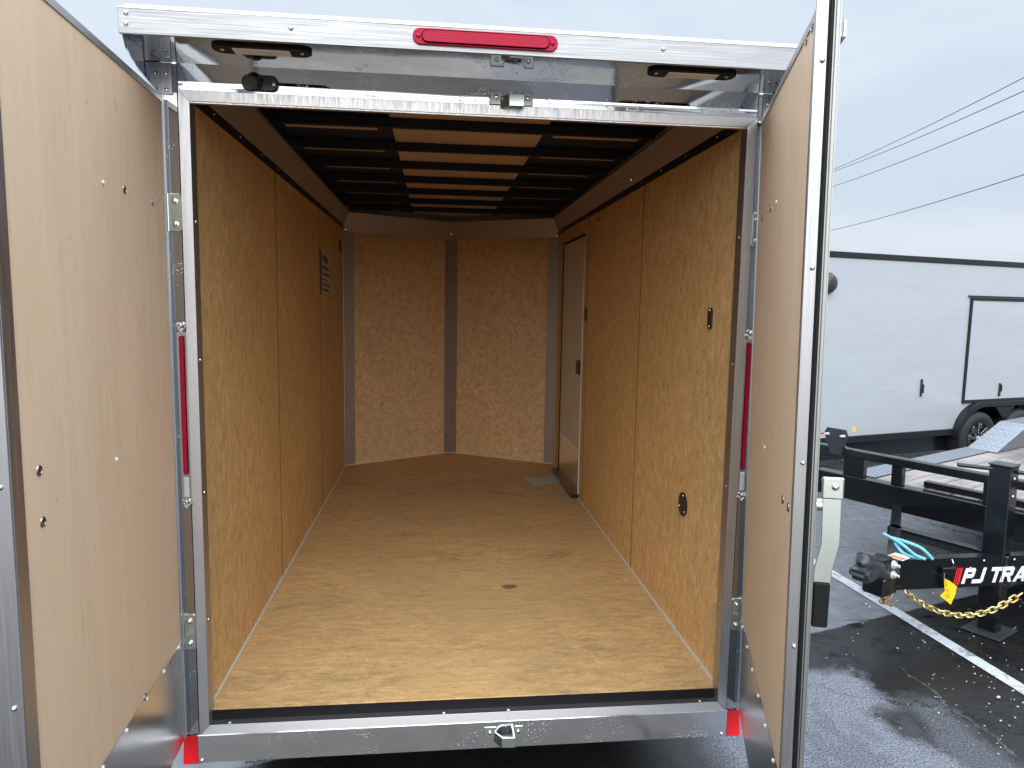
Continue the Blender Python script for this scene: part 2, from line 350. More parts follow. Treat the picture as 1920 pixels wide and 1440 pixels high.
# ------------------------------------------------------------------ ground
def asphalt():
    m = Mat('wet_asphalt', (.03, .03, .032), .3, 0, .5)
    P = m.world(); fine = m.noise(P, 260, 3, .7); agg = m.noise(P, 120, 4, .7); med = m.noise(P, 9, 5, .65); big = m.noise(m.world((1, .8, 1)), 1.05, 4, .6)
    s = m.n('ShaderNodeSeparateXYZ'); m.l(P, s.inputs[0]); x, y = s.outputs[0], s.outputs[1]
    wob = m.math('MULTIPLY', m.math('SUBTRACT', m.noise(P, 4.5, 6, .65), .5), .55)
    # joint between two paving strips: in front of it (towards the camera) old coarse asphalt, beyond it smooth wet surface
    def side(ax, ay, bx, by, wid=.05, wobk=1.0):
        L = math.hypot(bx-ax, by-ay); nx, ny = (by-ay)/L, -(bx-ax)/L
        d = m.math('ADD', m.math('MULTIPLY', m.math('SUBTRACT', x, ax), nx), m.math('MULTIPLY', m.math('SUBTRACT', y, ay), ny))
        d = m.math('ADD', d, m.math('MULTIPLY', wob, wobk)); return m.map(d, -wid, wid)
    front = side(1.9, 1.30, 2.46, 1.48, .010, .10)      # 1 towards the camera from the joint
    near = m.math('MULTIPLY', m.map(m.math('ADD', x, m.math('MULTIPLY', wob, .45)), 1.95, 2.02, 1, 0), m.map(m.math('ADD', y, m.math('MULTIPLY', wob, .5)), .88, .97, 1, 0))
    mid_ = m.math('MULTIPLY', m.map(m.math('ADD', x, m.math('MULTIPLY', wob, .5)), 2.16, 2.25, .38, 0), m.map(m.math('ADD', y, m.math('MULTIPLY', wob, .8)), .5, .7, 1, 0))
    pd = m.n('ShaderNodeVectorMath', operation='DISTANCE'); m.l(m.world((1, .6, 0)), pd.inputs[0]); pd.inputs[1].default_value = (1.93, .27, 0)
    hole = m.map(m.math('ADD', pd.outputs['Value'], m.math('MULTIPLY', wob, .5)), .07, .13)
    near = m.math('MULTIPLY', m.math('MAXIMUM', near, mid_), m.map(hole, 0, 1, .12, 1))
    coarse = m.math('MULTIPLY', m.math('MULTIPLY', front, near), m.map(m.math('ADD', x, m.math('MULTIPLY', wob, .25)), .93, 1.10))  # coarse zone ends beside the near trailer; shade beneath painted as dark asphalt
    stain = m.map(m.math('ADD', m.math('MULTIPLY', big, .62), m.math('MULTIPLY', med, .38)), .50, .55)
    pud = m.math('MULTIPLY', m.math('MULTIPLY', stain, front), m.map(coarse, 0, 1, 1, .35))
    c0 = m.mix(m.map(med, .35, .65), (.105, .112, .124), (.155, .165, .18))
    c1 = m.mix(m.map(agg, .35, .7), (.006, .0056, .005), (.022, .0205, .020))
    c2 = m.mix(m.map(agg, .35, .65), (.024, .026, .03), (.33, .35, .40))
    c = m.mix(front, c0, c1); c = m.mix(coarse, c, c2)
    c = m.mix(m.math('MULTIPLY', pud, .8), c, (.010, .010, .011))
    cells = m.n('ShaderNodeVectorMath', operation='MULTIPLY_ADD'); m.l(m.noise(P, 2.2, 5, .7, color=True), cells.inputs[0]); cells.inputs[1].default_value = (1.1, 1.1, 0); m.l(m.world((1, 1, 0)), cells.inputs[2])
    crk = m.vor(cells.outputs[0], .55, feature='DISTANCE_TO_EDGE'); cm = m.map(crk, 0, .0075, 1, 0)
    cm = m.math('MULTIPLY', cm, m.map(m.noise(P, .8, 2), .42, .52))
    c = m.mix(m.math('MULTIPLY', cm, .85), c, (.004, .004, .004))
    def crack(ax, ay, bx, by, wob_, w_, lo, hi):
        L = math.hypot(bx-ax, by-ay); nx, ny = (by-ay)/L, -(bx-ax)/L
        d = m.math('ADD', m.math('MULTIPLY', m.math('SUBTRACT', x, ax), nx), m.math('MULTIPLY', m.math('SUBTRACT', y, ay), ny))
        d = m.math('ABSOLUTE', m.math('ADD', d, m.math('MULTIPLY', wob, wob_)))
        u = m.math('ADD', m.math('MULTIPLY', m.math('SUBTRACT', x, ax), (bx-ax)/L), m.math('MULTIPLY', m.math('SUBTRACT', y, ay), (by-ay)/L))
        return m.math('MULTIPLY', m.map(d, w_*.5, w_, 1, 0), m.math('MULTIPLY', m.map(u, lo, lo+.05), m.map(u, hi-.05, hi, 1, 0)))
    k1 = crack(2.245, .95, 2.245, -1, .30, .0065, 0, 3.0); k2 = crack(2.25, 1.47, 3.0, 1.47, .12, .007, 0, 1.6)
    c = m.mix(m.math('MULTIPLY', k1, m.map(m.noise(P, 14, 3), .4, .6, .1, .8)), c, (.105, .088, .076)); c = m.mix(k2, c, (.004, .004, .004))
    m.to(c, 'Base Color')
    r = m.math('ADD', m.map(med, .35, .7, .12, .30), m.math('MULTIPLY', coarse, .10))
    r = m.math('MULTIPLY', r, m.math('SUBTRACT', 1, m.math('MULTIPLY', pud, .55))); m.to(r, 'Roughness')
    h = m.math('ADD', m.math('MULTIPLY', agg, m.map(coarse, 0, 1, .2, 2.2)), m.math('MULTIPLY', fine, .12))
    h = m.math('MULTIPLY', h, m.math('SUBTRACT', 1, m.math('MULTIPLY', pud, .75)))
    m.bump(h, .55, .012); m.bump(m.math('MULTIPLY', cm, -1), .8, .01); m.bump(m.noise(P, 5, 2), .3, .01)
    m.set('IOR', 1.5); m.to(m.map(front, 0, 1, .55, .24), 'Specular IOR Level'); return m.m
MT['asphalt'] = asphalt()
g = MB(); K = 600
g.add([(-K, -K, 0), (K, -K, 0), (K, K, 0), (-K, K, 0)], [(0, 1, 2, 3)])
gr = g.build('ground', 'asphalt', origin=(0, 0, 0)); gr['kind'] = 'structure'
def line_paint():
    m = Mat('worn_white_paint', (.62, .64, .66), .35)
    n = m.noise(m.world(), 40, 5, .7); n2 = m.noise(m.world(), 7, 3, .6)
    m.to(m.mix(m.map(m.math('ADD', m.math('MULTIPLY', n, .6), m.math('MULTIPLY', n2, .4)), .5, .62), (.46, .48, .51), (.12, .125, .13)), 'Base Color')
    m.bump(n, .3, .003); return m.m
MT['paint'] = line_paint()
ln = MB(); segs = [(2.62, -6.), (2.70, .69), (2.655, 1.477), (2.607, 2.18), (2.52, 3.6), (2.35, 6.5)]; hw = .04
vs = []
for x, y in segs: vs += [(x-hw+.0, y, .004), (x+hw, y, .004)]
ln.add(vs, [(2*i, 2*i+1, 2*i+3, 2*i+2) for i in range(len(segs)-1)])
o = ln.build('painted_line', 'paint'); o['kind'] = 'structure'
# loose grit and leaf bits on the wet asphalt: nobody could count them
gm = Mat('grit', (.45, .42, .37), .6); rn = gm.noise(gm.world(), 9, 1); gm.to(gm.ramp(gm.noise(gm.world(), 30, 1), [(.35, (.20, .15, .10)), (.5, (.45, .44, .42)), (.62, (.72, .74, .78))]), 'Base Color'); MT['grit'] = gm.m
gt = MB(); rg = random.Random(3)
for i in range(900):
    if i % 3: x = rg.gauss(3.0, .5); y = rg.gauss(.15, .5)
    else: x = rg.uniform(1.6, 4.4); y = rg.uniform(-1.6, 2.4)
    if x < 1.45: continue
    r = rg.choice((.0022, .003, .0035, .0045)) * (2.0 if rg.random() < .04 else 1); a = rg.uniform(0, 6.28)
    pts = [(x+r*math.cos(a+k*1.2566)*rg.uniform(.6, 1.3), y+r*math.sin(a+k*1.2566)*rg.uniform(.5, 1.1), .0045) for k in range(5)]
    gt.prism(pts, (0, 0, r*.7))
gt.build('loose_grit', 'grit', origin=(0, 0, 0), kind='stuff', label='pale grit and leaf bits scattered on the wet asphalt')

# ------------------------------------------------------------------ near cargo trailer (rear doors open)
T = thing('cargo_trailer', 'enclosed cargo trailer with open rear barn doors and bare board interior', 'trailer', (0, 0, 0))
W = .86; WL = .877; D = 3.61; NT = 4.12; ZW = 1.972+S; ZF = .03+S; ZC = 2.10+S
# floor
fl = MB().prism([(-WL-.01, .045, ZF-.02), (WL+.01, .045, ZF-.02), (WL+.01, D, ZF-.02), (0, NT+.01, ZF-.02), (-WL-.01, D, ZF-.02)], (0, 0, .02)); fl.build('floor_panel', 'osb_floor', T)
B(-WL-.01, WL+.01, .035, .044, ZF-.045, ZF-.004).build('floor_edge_seal', 'rubber', T)
def wall_panel(side, y0, y1, z0=ZF, z1=ZW):
    x = side*WL; B(min(x, x+side*.009), max(x, x+side*.009), y0+.0026, y1-.0026, z0+.001, z1).build('wall_panel', 'osb_wall', T, bevel=.0012)
for y0, y1 in ((.045, 1.185), (1.185, 2.42), (2.42, D)): wall_panel(-1, y0, y1)
for s_, y_ in ((-1, 1.185), (-1, 2.42), (1, 1.185), (1, 2.415)): B(s_*WL-.0012 if s_ > 0 else -WL-.004, WL+.004 if s_ > 0 else -WL+.0012, y_-.0022, y_+.0022, ZF+.002, ZW-.001).build('panel_joint', 'joint', T)
DY0, DY1, DZ0, DZ1 = 2.53, 3.32, .045+S, 1.87+S
wall_panel(1, .045, 1.185); wall_panel(1, 1.185, 2.415); wall_panel(1, 2.415, DY0-.004); wall_panel(1, DY1+.004, D); wall_panel(1, DY0, DY1, DZ1+.004, ZW)
for s in (-1, 1):
    a = Vector((s*WL, D, 0)); b = Vector((0, NT, 0)); d = (b-a).normalized(); nrm = Vector((s*.877, .51, 0)).normalized()
    L = (b-a).length
    def np_(u, z, off=0): p = a+d*u+Vector((s*.51, .877, 0)).normalized()*off; return Vector((p.x, p.y, z))
    MB().prism([np_(.02, ZF), np_(L-.02, ZF), np_(L-.02, ZW), np_(.02, ZW)], Vector((s*.51, .877, 0)).normalized()*.009).build('nose_panel', 'osb_nose', T)
    # corner trim where side wall meets the nose, centre trim, cove over the nose
    MB().prism([np_(0, ZF, -.004), np_(.088, ZF, -.004), np_(.088, ZW-.015, -.004), np_(0, ZW-.015, -.004)], Vector((s*.51, .877, 0)).normalized()*.003).build('corner_trim', 'trim_tan', T)
    MB().prism([np_(L, ZF, -.004), np_(L-.065, ZF, -.004), np_(L-.065, ZW-.015, -.004), np_(L, ZW-.015, -.004)], Vector((s*.51, .877, 0)).normalized()*.003).build('centre_trim', 'trim_tan', T)
    B(min(s*WL, s*(WL-.004)), max(s*WL, s*(WL-.004)), D-.04, D-.001, ZF, ZW-.002).build('corner_trim', 'trim_tan', T)
    MB().hexa([np_(0, ZW-.018, -.006), np_(L, ZW-.018, -.006), np_(L, ZW-.018, .0), np_(0, ZW-.018, .0)],
              [np_(-.03, ZC, -.06), np_(L+.0, ZC, -.06), np_(L+.0, ZC, -.05), np_(-.03, ZC, -.05)]).build('nose_cove', 'trim_tan', T)
    MB().prism([np_(.0, ZF+.0005, -.009), np_(L, ZF+.0005, -.009), np_(L, ZF+.0005, 0), np_(0, ZF+.0005, 0)], (0, 0, .007)).build('caulk_line', 'caulk', T)
    # side cove: black strip painted for the shadow gap, then wide sloping trim
    x = s*WL
    MB().hexa([(x, .05, ZW-.0), (x+s*.006, .05, ZW), (x+s*.006, D-.01, ZW), (x, D-.01, ZW)], [(x-s*.004, .05, ZW+.035), (x+s*.006, .05, ZW+.035), (x+s*.006, D-.01, ZW+.035), (x-s*.004, D-.01, ZW+.035)]).build('cove_shadow_strip', 'trim_black', T)
    MB().prism([(x-s*.006, .05, ZW+.034), (x-s*.002, .05, ZW+.034), (x-s*.05, .05, ZC+.002), (x-s*.057, .05, ZC+.0)], (0, D-.07, 0)).build('cove_trim', 'trim_tan', T)
    yy0 = .05; 
    B(min(x-s*.010, x), max(x-s*.010, x), .05, (DY0 if s > 0 else D)-.01, ZF+.0003, ZF+.007).build('caulk_line', 'caulk', T)
    rv = MB()
    for k in range(11): rv.dome((x-s*.0045, .28+k*.32, ZW+.02), (-s, 0, 0), .004, .003, 8)
    rv.build('rivets', 'bolt', T, kind='stuff')
# ceiling
for s in (-1, 1):
    B(min(s*.335, s*.86), max(s*.335, s*.86), .03, 4.1, 2.158+S, 2.164+S).build('ceiling_liner', 'ceil_black', T)
B(-.328, .345, .03, 4.12, 2.150+S, 2.156+S).build('ceiling_board', 'ceil_brown', T)
for k in range(9):
    y = .415+.443*k
    hw_ = WL-.06 if y < 3.55 else WL-.06-(y-3.55)*1.55
    if hw_ > .2:
        MB().prism([(-hw_, y-.014, 2.112+S), (-hw_, y+.014, 2.112+S), (-hw_, y+.024, 2.149+S), (-hw_, y-.024, 2.149+S)], (2*hw_, 0, 0)).build('ceiling_bow', 'bow', T, bevel=.002)
    if k and k < 8 and hw_ > .5:
        for s in (-1, 1):
            wd = .40 if k < 3 else .36
            B(min(s*.40, s*(.40+wd)), max(s*.40, s*(.40+wd)), y+.185+.047*(y-.86), y+.205+.047*(y-.86)+.018*(k < 2), 2.152+S, 2.157+S).build('ceiling_slat', 'ceil_brown', T)
for x, y in ((-.53, 1.02), (-.42, 3.1), (.12, .35), (.7, .9)): MB().dome((x, y, 2.158+S), (0, 0, -1), .006, .004).build('ceiling_screw', 'bolt', T)
MB().dome((.853, 1.34, ZW+.055), (-1, 0, -.3), .012, .01).build('cove_bolt', 'bolt', T, smooth=True)
for x, y, z in ((-.86, D-.03, ZW-.005), (.86, D-.03, ZW-.005), (.0, NT-.05, ZW+.03)): MB().dome((x, y, z), (0, -1, 0), .012, .006).build('trim_screw', 'bolt', T, smooth=True)
# outer shell
for s in (-1, 1):
    x = s*.915; B(min(x, x+s*.012), max(x, x+s*.012), .06, D, S-.12, 2.17+S).build('side_skin', 'white_paint', T)
    a = (s*.927, D, S-.12); b = (0, NT+.06, S-.12); c = (0, NT+.05, S-.12); d = (s*.915, D, S-.12)
    MB().prism([a, b, c, d], (0, 0, 2.29)).build('nose_skin', 'white_paint', T)
MB().prism([(-.93, -.01, 2.17+S), (.93, -.01, 2.17+S), (.93, D, 2.17+S), (0, NT+.06, 2.17+S), (-.93, D, 2.17+S)], (0, 0, .02)).build('roof', 'white_paint', T)
MB().hexa([(-.93, -.25, 2.119+S), (.93, -.25, 2.119+S), (.93, -.01, 2.165+S), (-.93, -.01, 2.165+S)], [(-.93, -.25, 2.125+S), (.93, -.25, 2.125+S), (.93, -.01, 2.188+S), (-.93, -.01, 2.188+S)]).build('visor_roof', 'white_paint', T)
for y in (.25, .9, 1.55, 2.2, 2.85): B(-.85, .85, y, y+.06, S-.12, S-.01).build('floor_crossmember', 'black', T)
for s in (-1, 1): B(min(s*.78, s*.86), max(s*.78, s*.86), .05, D, S-.135, S-.001).build('frame_rail', 'black', T)
for s in (-1, 1):
    wh = MB().lathe((s*1.05, 2.0, .34), (s, 0, 0), [(-.10, .2), (-.11, .30), (-.07, .338), (.07, .338), (.11, .30), (.10, .2)], 32).build('wheel', 'tyre', T, smooth=True)
    MB().lathe((s*1.135, 2.0, .34), (s, 0, 0), [(-.02, .19), (.02, .185), (.0, .10), (.03, .05)], 24).build('rim', 'zinc', wh, smooth=True)
B(-.95, .95, 1.96, 2.04, .30, .38).build('axle', 'black', T)
MB().bar((0, 4.1, S-.05), (0, 5.2, S-.05), .1, .1).build('tongue', 'black', T)
# wall fittings
sl_ = MB().rrect(.273, 1.340+S, .04, .078, .012, WL-.006, WL, 'yz').build('slot_vent', 'black', T, bevel=.002)
for dz in (-.03, .03): MB().dome((WL-.006, .273, 1.34+S+dz), (-1, 0, 0), .004, .002, 8).build('screw', 'bolt', sl_)
ov = MB().rrect(.465, .579+S, .088, .098, .042, WL-.007, WL, 'yz', 8).build('flow_vent', 'black', T, bevel=.002)
for a in (90, 210, 330): MB().dome((WL-.007, .465+.034*math.cos(R(a+10)), .579+S+.038*math.sin(R(a+10))), (-1, 0, 0), .004, .002, 8).build('screw', 'bolt', ov)
MB().rrect(2.445, 1.326+S, .055, .09, .02, WL-.008, WL, 'yz').build('slot_vent', 'black', T, bevel=.002)
MB().rrect(3.385, 1.817+S, .06, .095, .028, -WL, -WL+.007, 'yz').build('flow_vent', 'black', T, bevel=.002)
MB().tube([(WL-.002, 2.12, 1.925+S), (WL-.018, 2.12, 1.925+S), (WL-.018, 2.03, 1.89+S), (WL-.002, 2.03, 1.85+S)], .003, 6).build('wall_hook', 'black', T)
# wall sticker: pale vinyl with darker marks, dark strip along one side
st = B(-WL, -WL+.0015, 2.435, 2.50, 1.43+S, 1.715+S).build('wall_sticker', 'sticker_d', T)
B(-WL, -WL+.002, 2.505, 2.88, 1.432+S, 1.712+S).build('sticker_print', 'sticker_g', st)
marks = MB()
for z0, z1, y0, y1 in ((1.650, 1.690, 2.54, 2.74), (1.604, 1.622, 2.51, 2.80), (1.560, 1.576, 2.54, 2.84), (1.528, 1.540, 2.51, 2.72), (1.494, 1.506, 2.55, 2.86), (1.458, 1.474, 2.52, 2.80)):
    marks.hexa([(-WL+.002, y0, z0+S), (-WL+.002, y1, z0-.012+S), (-WL+.002, y1, z1-.012+S), (-WL+.002, y0, z1+S)], [(-WL+.003, y0, z0+S), (-WL+.003, y1, z0-.012+S), (-WL+.003, y1, z1-.012+S), (-WL+.003, y0, z1+S)])
marks.build('sticker_marks', 'sticker_d', st)
# side door
sdp = B(WL-.004, WL+.02, DY0+.012, DY1-.012, DZ0, DZ1-.012).build('side_door', 'door_skin', T)
B(WL-.0055, WL-.0042, DY0+.02, DY1-.02, DZ0+.005, .37+S).build('kick_plate', 'kick', sdp)
rv = MB()
for k in range(12): rv.dome((WL-.0056, DY0+.04+k*.065, .365+S), (-1, 0, 0), .005, .003, 8)
rv.build('rivets', 'white_rivet', sdp, kind='stuff')
lt = MB().rrect(2.615, .953+S, .10, .10, .008, WL-.018, WL-.004, 'yz').build('door_latch', 'black', sdp, bevel=.003)
B(WL-.022, WL-.018, 2.595, 2.63, .92+S, .98+S).build('latch_lever', 'trim_black', lt)
fr = MB().box(WL-.010, WL+.01, DY0, DY1, DZ1-.011, DZ1+.003).box(WL-.010, WL+.01, DY1-.011, DY1+.003, DZ0, DZ1-.011)
fr.build('side_door_seal', 'rubber', T)
B(WL-.055, WL+.01, DY0-.01, DY1+.03, ZF+.001, ZF+.028).build('door_threshold', 'black', T, bevel=.003)

# rear frame -------------------------------------------------------
for s in (-1, 1):
    def bx(x0, x1, *r): return B(min(s*x0, s*x1), max(s*x0, s*x1), *r)
    bx(W, W+.004, .003, .05, S-.002, 1.955+S).build('jamb_return', 'alu_dull', T)
    MB().prism([(s*(W-.0005), .0, S-.0), (s*(W+.030), -.004, S-.03), (s*(W+.030), -.004, 1.987+S), (s*(W-.0005), .0, 1.957+S)], (0, .004, 0)).build('jamb_trim', 'alu_jamb', T, bevel=.0008)
    post = bx(W+.030, .935, .0, .06, S-.135, 2.0645+S).build('rear_post', 'mirror', T, bevel=.004)
    MB().rrect(s*.905, 1.2+S, .040, 1.9, .02, -.001, .0, 'xz') 
    bx(.8655, .876, .046, .0495, S, 1.96+S).build('jamb_seal', 'rubber', T)
    rv = MB()
    for k in range(5): rv.dome((s*(W-.0), .025, S+.35+k*.42), (-s, 0, 0), .0045, .003, 8)
    rv.build('rivets', 'bolt', T, kind='stuff')
    # tall tail light set into the post
    tl = MB().rrect(s*.903, 1.015+S, .030, .52, .004, -.004, .0).build('tail_light', 'alu_dull', T, bevel=.001)
    bx(.8945, .9105, -.009, -.0042, .835+S, 1.265+S).build('red_lens', 'red_lens', tl, bevel=.003, seg=2)
    bx(.8945, .9105, -.008, -.0042, .762+S, .826+S).build('reverse_lens', 'white_lens', tl, bevel=.002)
    for z in (.74, 1.29):
        bd = MB(); rr = random.Random(5)
        for k in range(14): bd.dome((s*(.903+rr.uniform(-.012, .012)), 0, z+S+rr.uniform(-.012, .014)), (0, -1, 0), rr.uniform(.004, .008), .006, 7)
        bd.build('sealant', 'clear_bead', tl, smooth=True)
    # hinges
    for z0, z1 in ((1.577, 1.688), (.264, .381)):
        h = MB().rrect(s*.908, (z0+z1)/2+S, .036, z1-z0, .007, -.007, 0).build('hinge', 'zinc', T, bevel=.0015)
        for z in (z0+.022, z1-.022):
            MB().lathe((s*.908, -.007, z+S), (0, -1, 0), [(0, .0095), (.002, .0095), (.0025, .007), (.007, .0065), (.009, .003)], 12).build('bolt', 'bolt', h, smooth=True)
        MB().tube([(s*.928, -.006, z0+S), (s*.928, -.006, z1+S)], .006, 10).build('hinge_knuckle', 'zinc', h, smooth=True)
    # reflective tape wrapped on the beam end
    MB().prism([(s*.896, -.0065, S-.031), (s*.938, -.0065, S-.031), (s*.943, -.0065, S-.128), (s*.896, -.0065, S-.124)], (0, .0015, 0)).build('reflective_tape', 'red_tape', T)
    # galvanised corner strap and curved side cheek of the visor
    sp = B(min(s*.905, s*.938), max(s*.905, s*.938), -.004, .0, 1.972+S, 2.062+S).build('corner_strap', 'alu_dull', T, bevel=.001)
    for z in (1.985, 2.03): MB().dome((s*.921, -.004, z+S), (0, -1, 0), .006, .004).build('rivet', 'bolt', sp, smooth=True)
    pf = [(-.25, 2.119), (-.25, 2.050), (-.232, 2.022), (-.205, 2.006), (-.156, 1.992), (-.08, 1.977), (0, 1.970), (0, 2.165)]
    MB().prism([(s*.9352, y, z+S) for y, z in pf], (s*.004, 0, 0)).build('visor_cheek', 'mirror', T)
MB().prism([(-W-.030, -.004, 1.987+S), (W+.030, -.004, 1.987+S), (W, 0, 1.957+S), (-W, 0, 1.957+S)], (0, .004, 0)).build('header_trim', 'alu_jamb', T, bevel=.0008)
B(-W, W, .003, .020, 1.953+S, 1.957+S).build('header_return', 'alu_dull', T)
MB().prism([(-W-.03, y, z+S) for y, z in ((.03, 2.0645), (0, 2.0645), (0, 2.012), (.0004, 2.006), (.0012, 2.0), (.0022, 1.994), (.0034, 1.986), (.03, 1.986))], (2*W+.06, 0, 0)).build('header_panel', 'mirror', T)
B(-W-.030, W+.030, .0, .03, 2.064+S, 2.16+S).build('header_core', 'black', T)
# visor underside: gently bowed polished sheet
MB().hexa([(-.934, -.247, 2.0517+S), (.934, -.247, 2.0517+S), (.934, -.0005, 2.0635+S), (-.934, -.0005, 2.0635+S)], [(-.934, -.247, 2.0557+S), (.934, -.247, 2.0557+S), (.934, -.0005, 2.067+S), (-.934, -.0005, 2.067+S)]).build('visor_underside', 'mirror', T)
vb = B(-.945, .9415, -.256, -.2485, 2.0495+S, 2.1185+S).build('visor_bar', 'alu_h', T, bevel=.0015)
B(-.945, .9415, -.2575, -.2562, 2.112+S, 2.1155+S).build('bar_lip', 'alu_dull', vb); B(-.945, .9415, -.2566, -.2562, 2.080+S, 2.081+S).build('bar_groove', 'alu_dull', vb)
for x, z in ((-.925, 2.100), (-.926, 2.074), (-.515, 2.086), (.49, 2.088), (.915, 2.1), (.915, 2.07)):
    MB().dome((x, -.256, z+S), (0, -1, 0), .0065, .005).build('rivet', 'bolt', vb, smooth=True)
# long red marker lamp
ml = MB().rrect(-.003, 2.084+S, .392, .042, .0205, -.262, -.256, n=8).build('marker_lamp', 'red_lens', T, bevel=.0015)
MB().rrect(-.003, 2.084+S, .345, .034, .0165, -.267, -.262, n=8).build('lamp_lens', 'red_lens', ml, bevel=.003, seg=2)
for x in (-.184, .178): MB().dome((x, -.262, 2.084+S), (0, -1, 0), .006, .004).build('screw', 'red_lens', ml, smooth=True)
# loading lights under the visor
for x in (-.605, .60):
    c = MB().rrect(x, -.185, .262, .064, .030, 2.046+S, 2.056+S, 'xy', 8)  .build('loading_light', 'rubber', T, bevel=.002)
    B(x-.075, x+.075, -.205, -.165, 2.0425+S, 2.046+S).build('light_lens', 'led', c, bevel=.001)
    for sx in (-1, 1): MB().dome((x+sx*.105, -.185, 2.046+S), (0, 0, -1), .006, .003).build('screw', 'bolt_dark', c)
# rear-view camera on header
rc = MB().rrect(-.655, 2.016+S, .104, .046, .018, -.010, 0).build('rear_camera', 'black', T, bevel=.003)
MB().tube([(-.668, -.008, 2.02+S), (-.668, -.028, 2.016+S), (-.668, -.046, 2.008+S)], [.024, .023, .013], 16).build('camera_eye', 'black', rc, smooth=True)
MB().dome((-.615, -.010, 2.013+S), (0, -1, 0), .006, .004).build('screw', 'bolt', rc)
# bar lock keepers, top and bottom
def keeper(cx, cz, mat, flip):
    f = -1 if flip else 1
    k = B(cx-.067, cx-.024, -.006, 0, cz-.022, cz+.02).build('lock_keeper', mat, T, bevel=.0015)
    B(cx+.037, cx+.067, -.006, 0, cz-.022, cz+.02).build('keeper_tab', mat, k, bevel=.0015)
    u = MB(); z0, z1 = cz-.026, cz+.024
    pts = [(cx-.026, -.006), (cx-.006, -.034), (cx+.028, -.038), (cx+.030, 0), (cx+.036, 0), (cx+.036, -.044), (cx-.010, -.041), (cx-.034, -.006)]
    u.prism([(x, y, z0-.008) for x, y in pts], (0, 0, .036)).build('keeper_loop', mat, k, bevel=.0012)
    for x in (cx-.047, cx+.050): MB().dome((x, -.006, cz), (0, -1, 0), .008, .006).build('bolt', 'bolt', k, smooth=True)
keeper(.094, 2.010+S, 'bolt_dark', False); keeper(.103, -.070+S, 'zinc', True)
# sill and beam
MB().prism([(-W, .002, S-.003), (-W, .034, S-.003), (-W, .034, S-.008), (-W, .002, S-.008)], (2*W, 0, 0)).build('sill_plate', 'alu_dull', T)
MB().prism([(-W-.028, -.0045, S-.030), (W+.028, -.0045, S-.030), (W, .001, S-.001), (-W, .001, S-.001)], (0, .004, 0)).build('sill_trim', 'alu_jamb', T, bevel=.0008)
B(-.9, .9, -.004, .04, S-.128, S-.0305).build('rear_beam', 'mirror_sill', T, bevel=.003, seg=2)
for x in (-.885, .878): MB().dome((x, -.004, S-.118), (0, -1, 0), .0065, .005).build('rivet', 'bolt', T, smooth=True)
for x in (-.8, -.1, .12, .8): MB().dome((x, .014, S-.003), (0, 0, 1), .005, .003).build('sill_screw', 'white_rivet', T)

# rear doors -------------------------------------------------------
def rear_door(side, hx, hy, th, lean, length, fl, lab):
    sv = -1 if side < 0 else 1
    d = (-side*math.cos(R(th)), -math.sin(R(th)))
    z0, z1 = -.03+S, 1.962+S
    # core slab: origin on the hinge line, local x along the door, local y outward
    core = B(.0, length, min(sv*.0125, sv*.033), max(sv*.0125, sv*.033), z0, z1)
    dr = core.build('rear_door', 'alu_dull', T, origin=(0, 0, 0), label=lab)
    dr.rotation_euler = (0, 0, math.atan2(d[1], d[0]))
    M_ = Matrix.Translation((hx, hy, 0)) @ Matrix.Rotation(math.atan2(d[1], d[0]), 4, 'Z')
    Sh = Matrix.Rotation(lean, 4, 'Y'); Sh = Matrix.Translation((0, 0, 1.43)) @ Sh @ Matrix.Translation((0, 0, -1.43))
    dr.matrix_local = Matrix.Translation((0, 0, 0)) @ (Sh @ M_)
    def bx(u0, u1, v0, v1, a, b): return B(u0, u1, min(sv*v0, sv*v1), max(sv*v0, sv*v1), a, b)
    wood1 = length-fl
    bx(.006, wood1, .0045, .0125, z0+.006, z1-.016).build('plywood_lining', 'ply', dr)
    # framing flanges round the lining
    bx(wood1, length-.001, .0, .0124, z0, z1).build('edge_flange', 'alu_dull', dr, bevel=.001)
    bx(.0, wood1-.0005, .002, .0124, z1-.016, z1+.001).build('top_flange', 'alu_dull', dr)
    bx(.0, .006, .001, .0124, z0, z1-.017).build('hinge_flange', 'alu_dull', dr)
    bx(.006, wood1, .003, .0044, z0, .30+S).build('kick_plate', 'kick', dr, bevel=.0005)
    # end face of the frame, rubber seal, outer skin flange
    bx(length, length+.004, .0, .0243 if side > 0 else .055, z0, z1+.03).build('end_face', 'alu', dr, bevel=.001)
    bx(length-.004, length+.009, *((.0246, .0340) if side > 0 else (.0553, .0640)), z0-.006, z1+.036).build('door_seal', 'rubber', dr, bevel=.003, seg=2)
    bx(length-.02, length+.010, *((.0343, .0475) if side > 0 else (.0643, .0775)), z0-.01, z1+.04).build('outer_flange', 'flange', dr, bevel=.004, seg=3, smooth=True)
    bx(.0, length-.021, .0345, .044, z0, z1).build('outer_skin', 'white_paint', dr)
    rv = MB()
    for k in range(5): rv.dome((length+.004, sv*.016, S+.22+k*.41), (1, 0, 0), .0052, .005, 10)
    rv.build('rivets', 'bolt', dr, smooth=True, kind='stuff')
    return dr, sv, z0, z1
ld, lsv, lz0, lz1 = rear_door(-1, -.927, -.017, 86.8, 0, .925, .042, 'left rear door seen nearly face on')
rd, rsv, rz0, rz1 = rear_door(1, .910, -.014, 71.3, -.016, .868, .016, 'right rear door seen at a steep slant')
def dbolt(dr, sv, u, z, mat='bolt_dark', r=.011, v=.0045, h=.004):
    MB().lathe((u, sv*v, z+S), (0, -sv, 0), [(0, r), (h*.5, r*.9), (h*.7, r*.6), (h*.35, r*.5), (h*.4, r*.1)], 14).build('bolt', mat, dr, smooth=True)
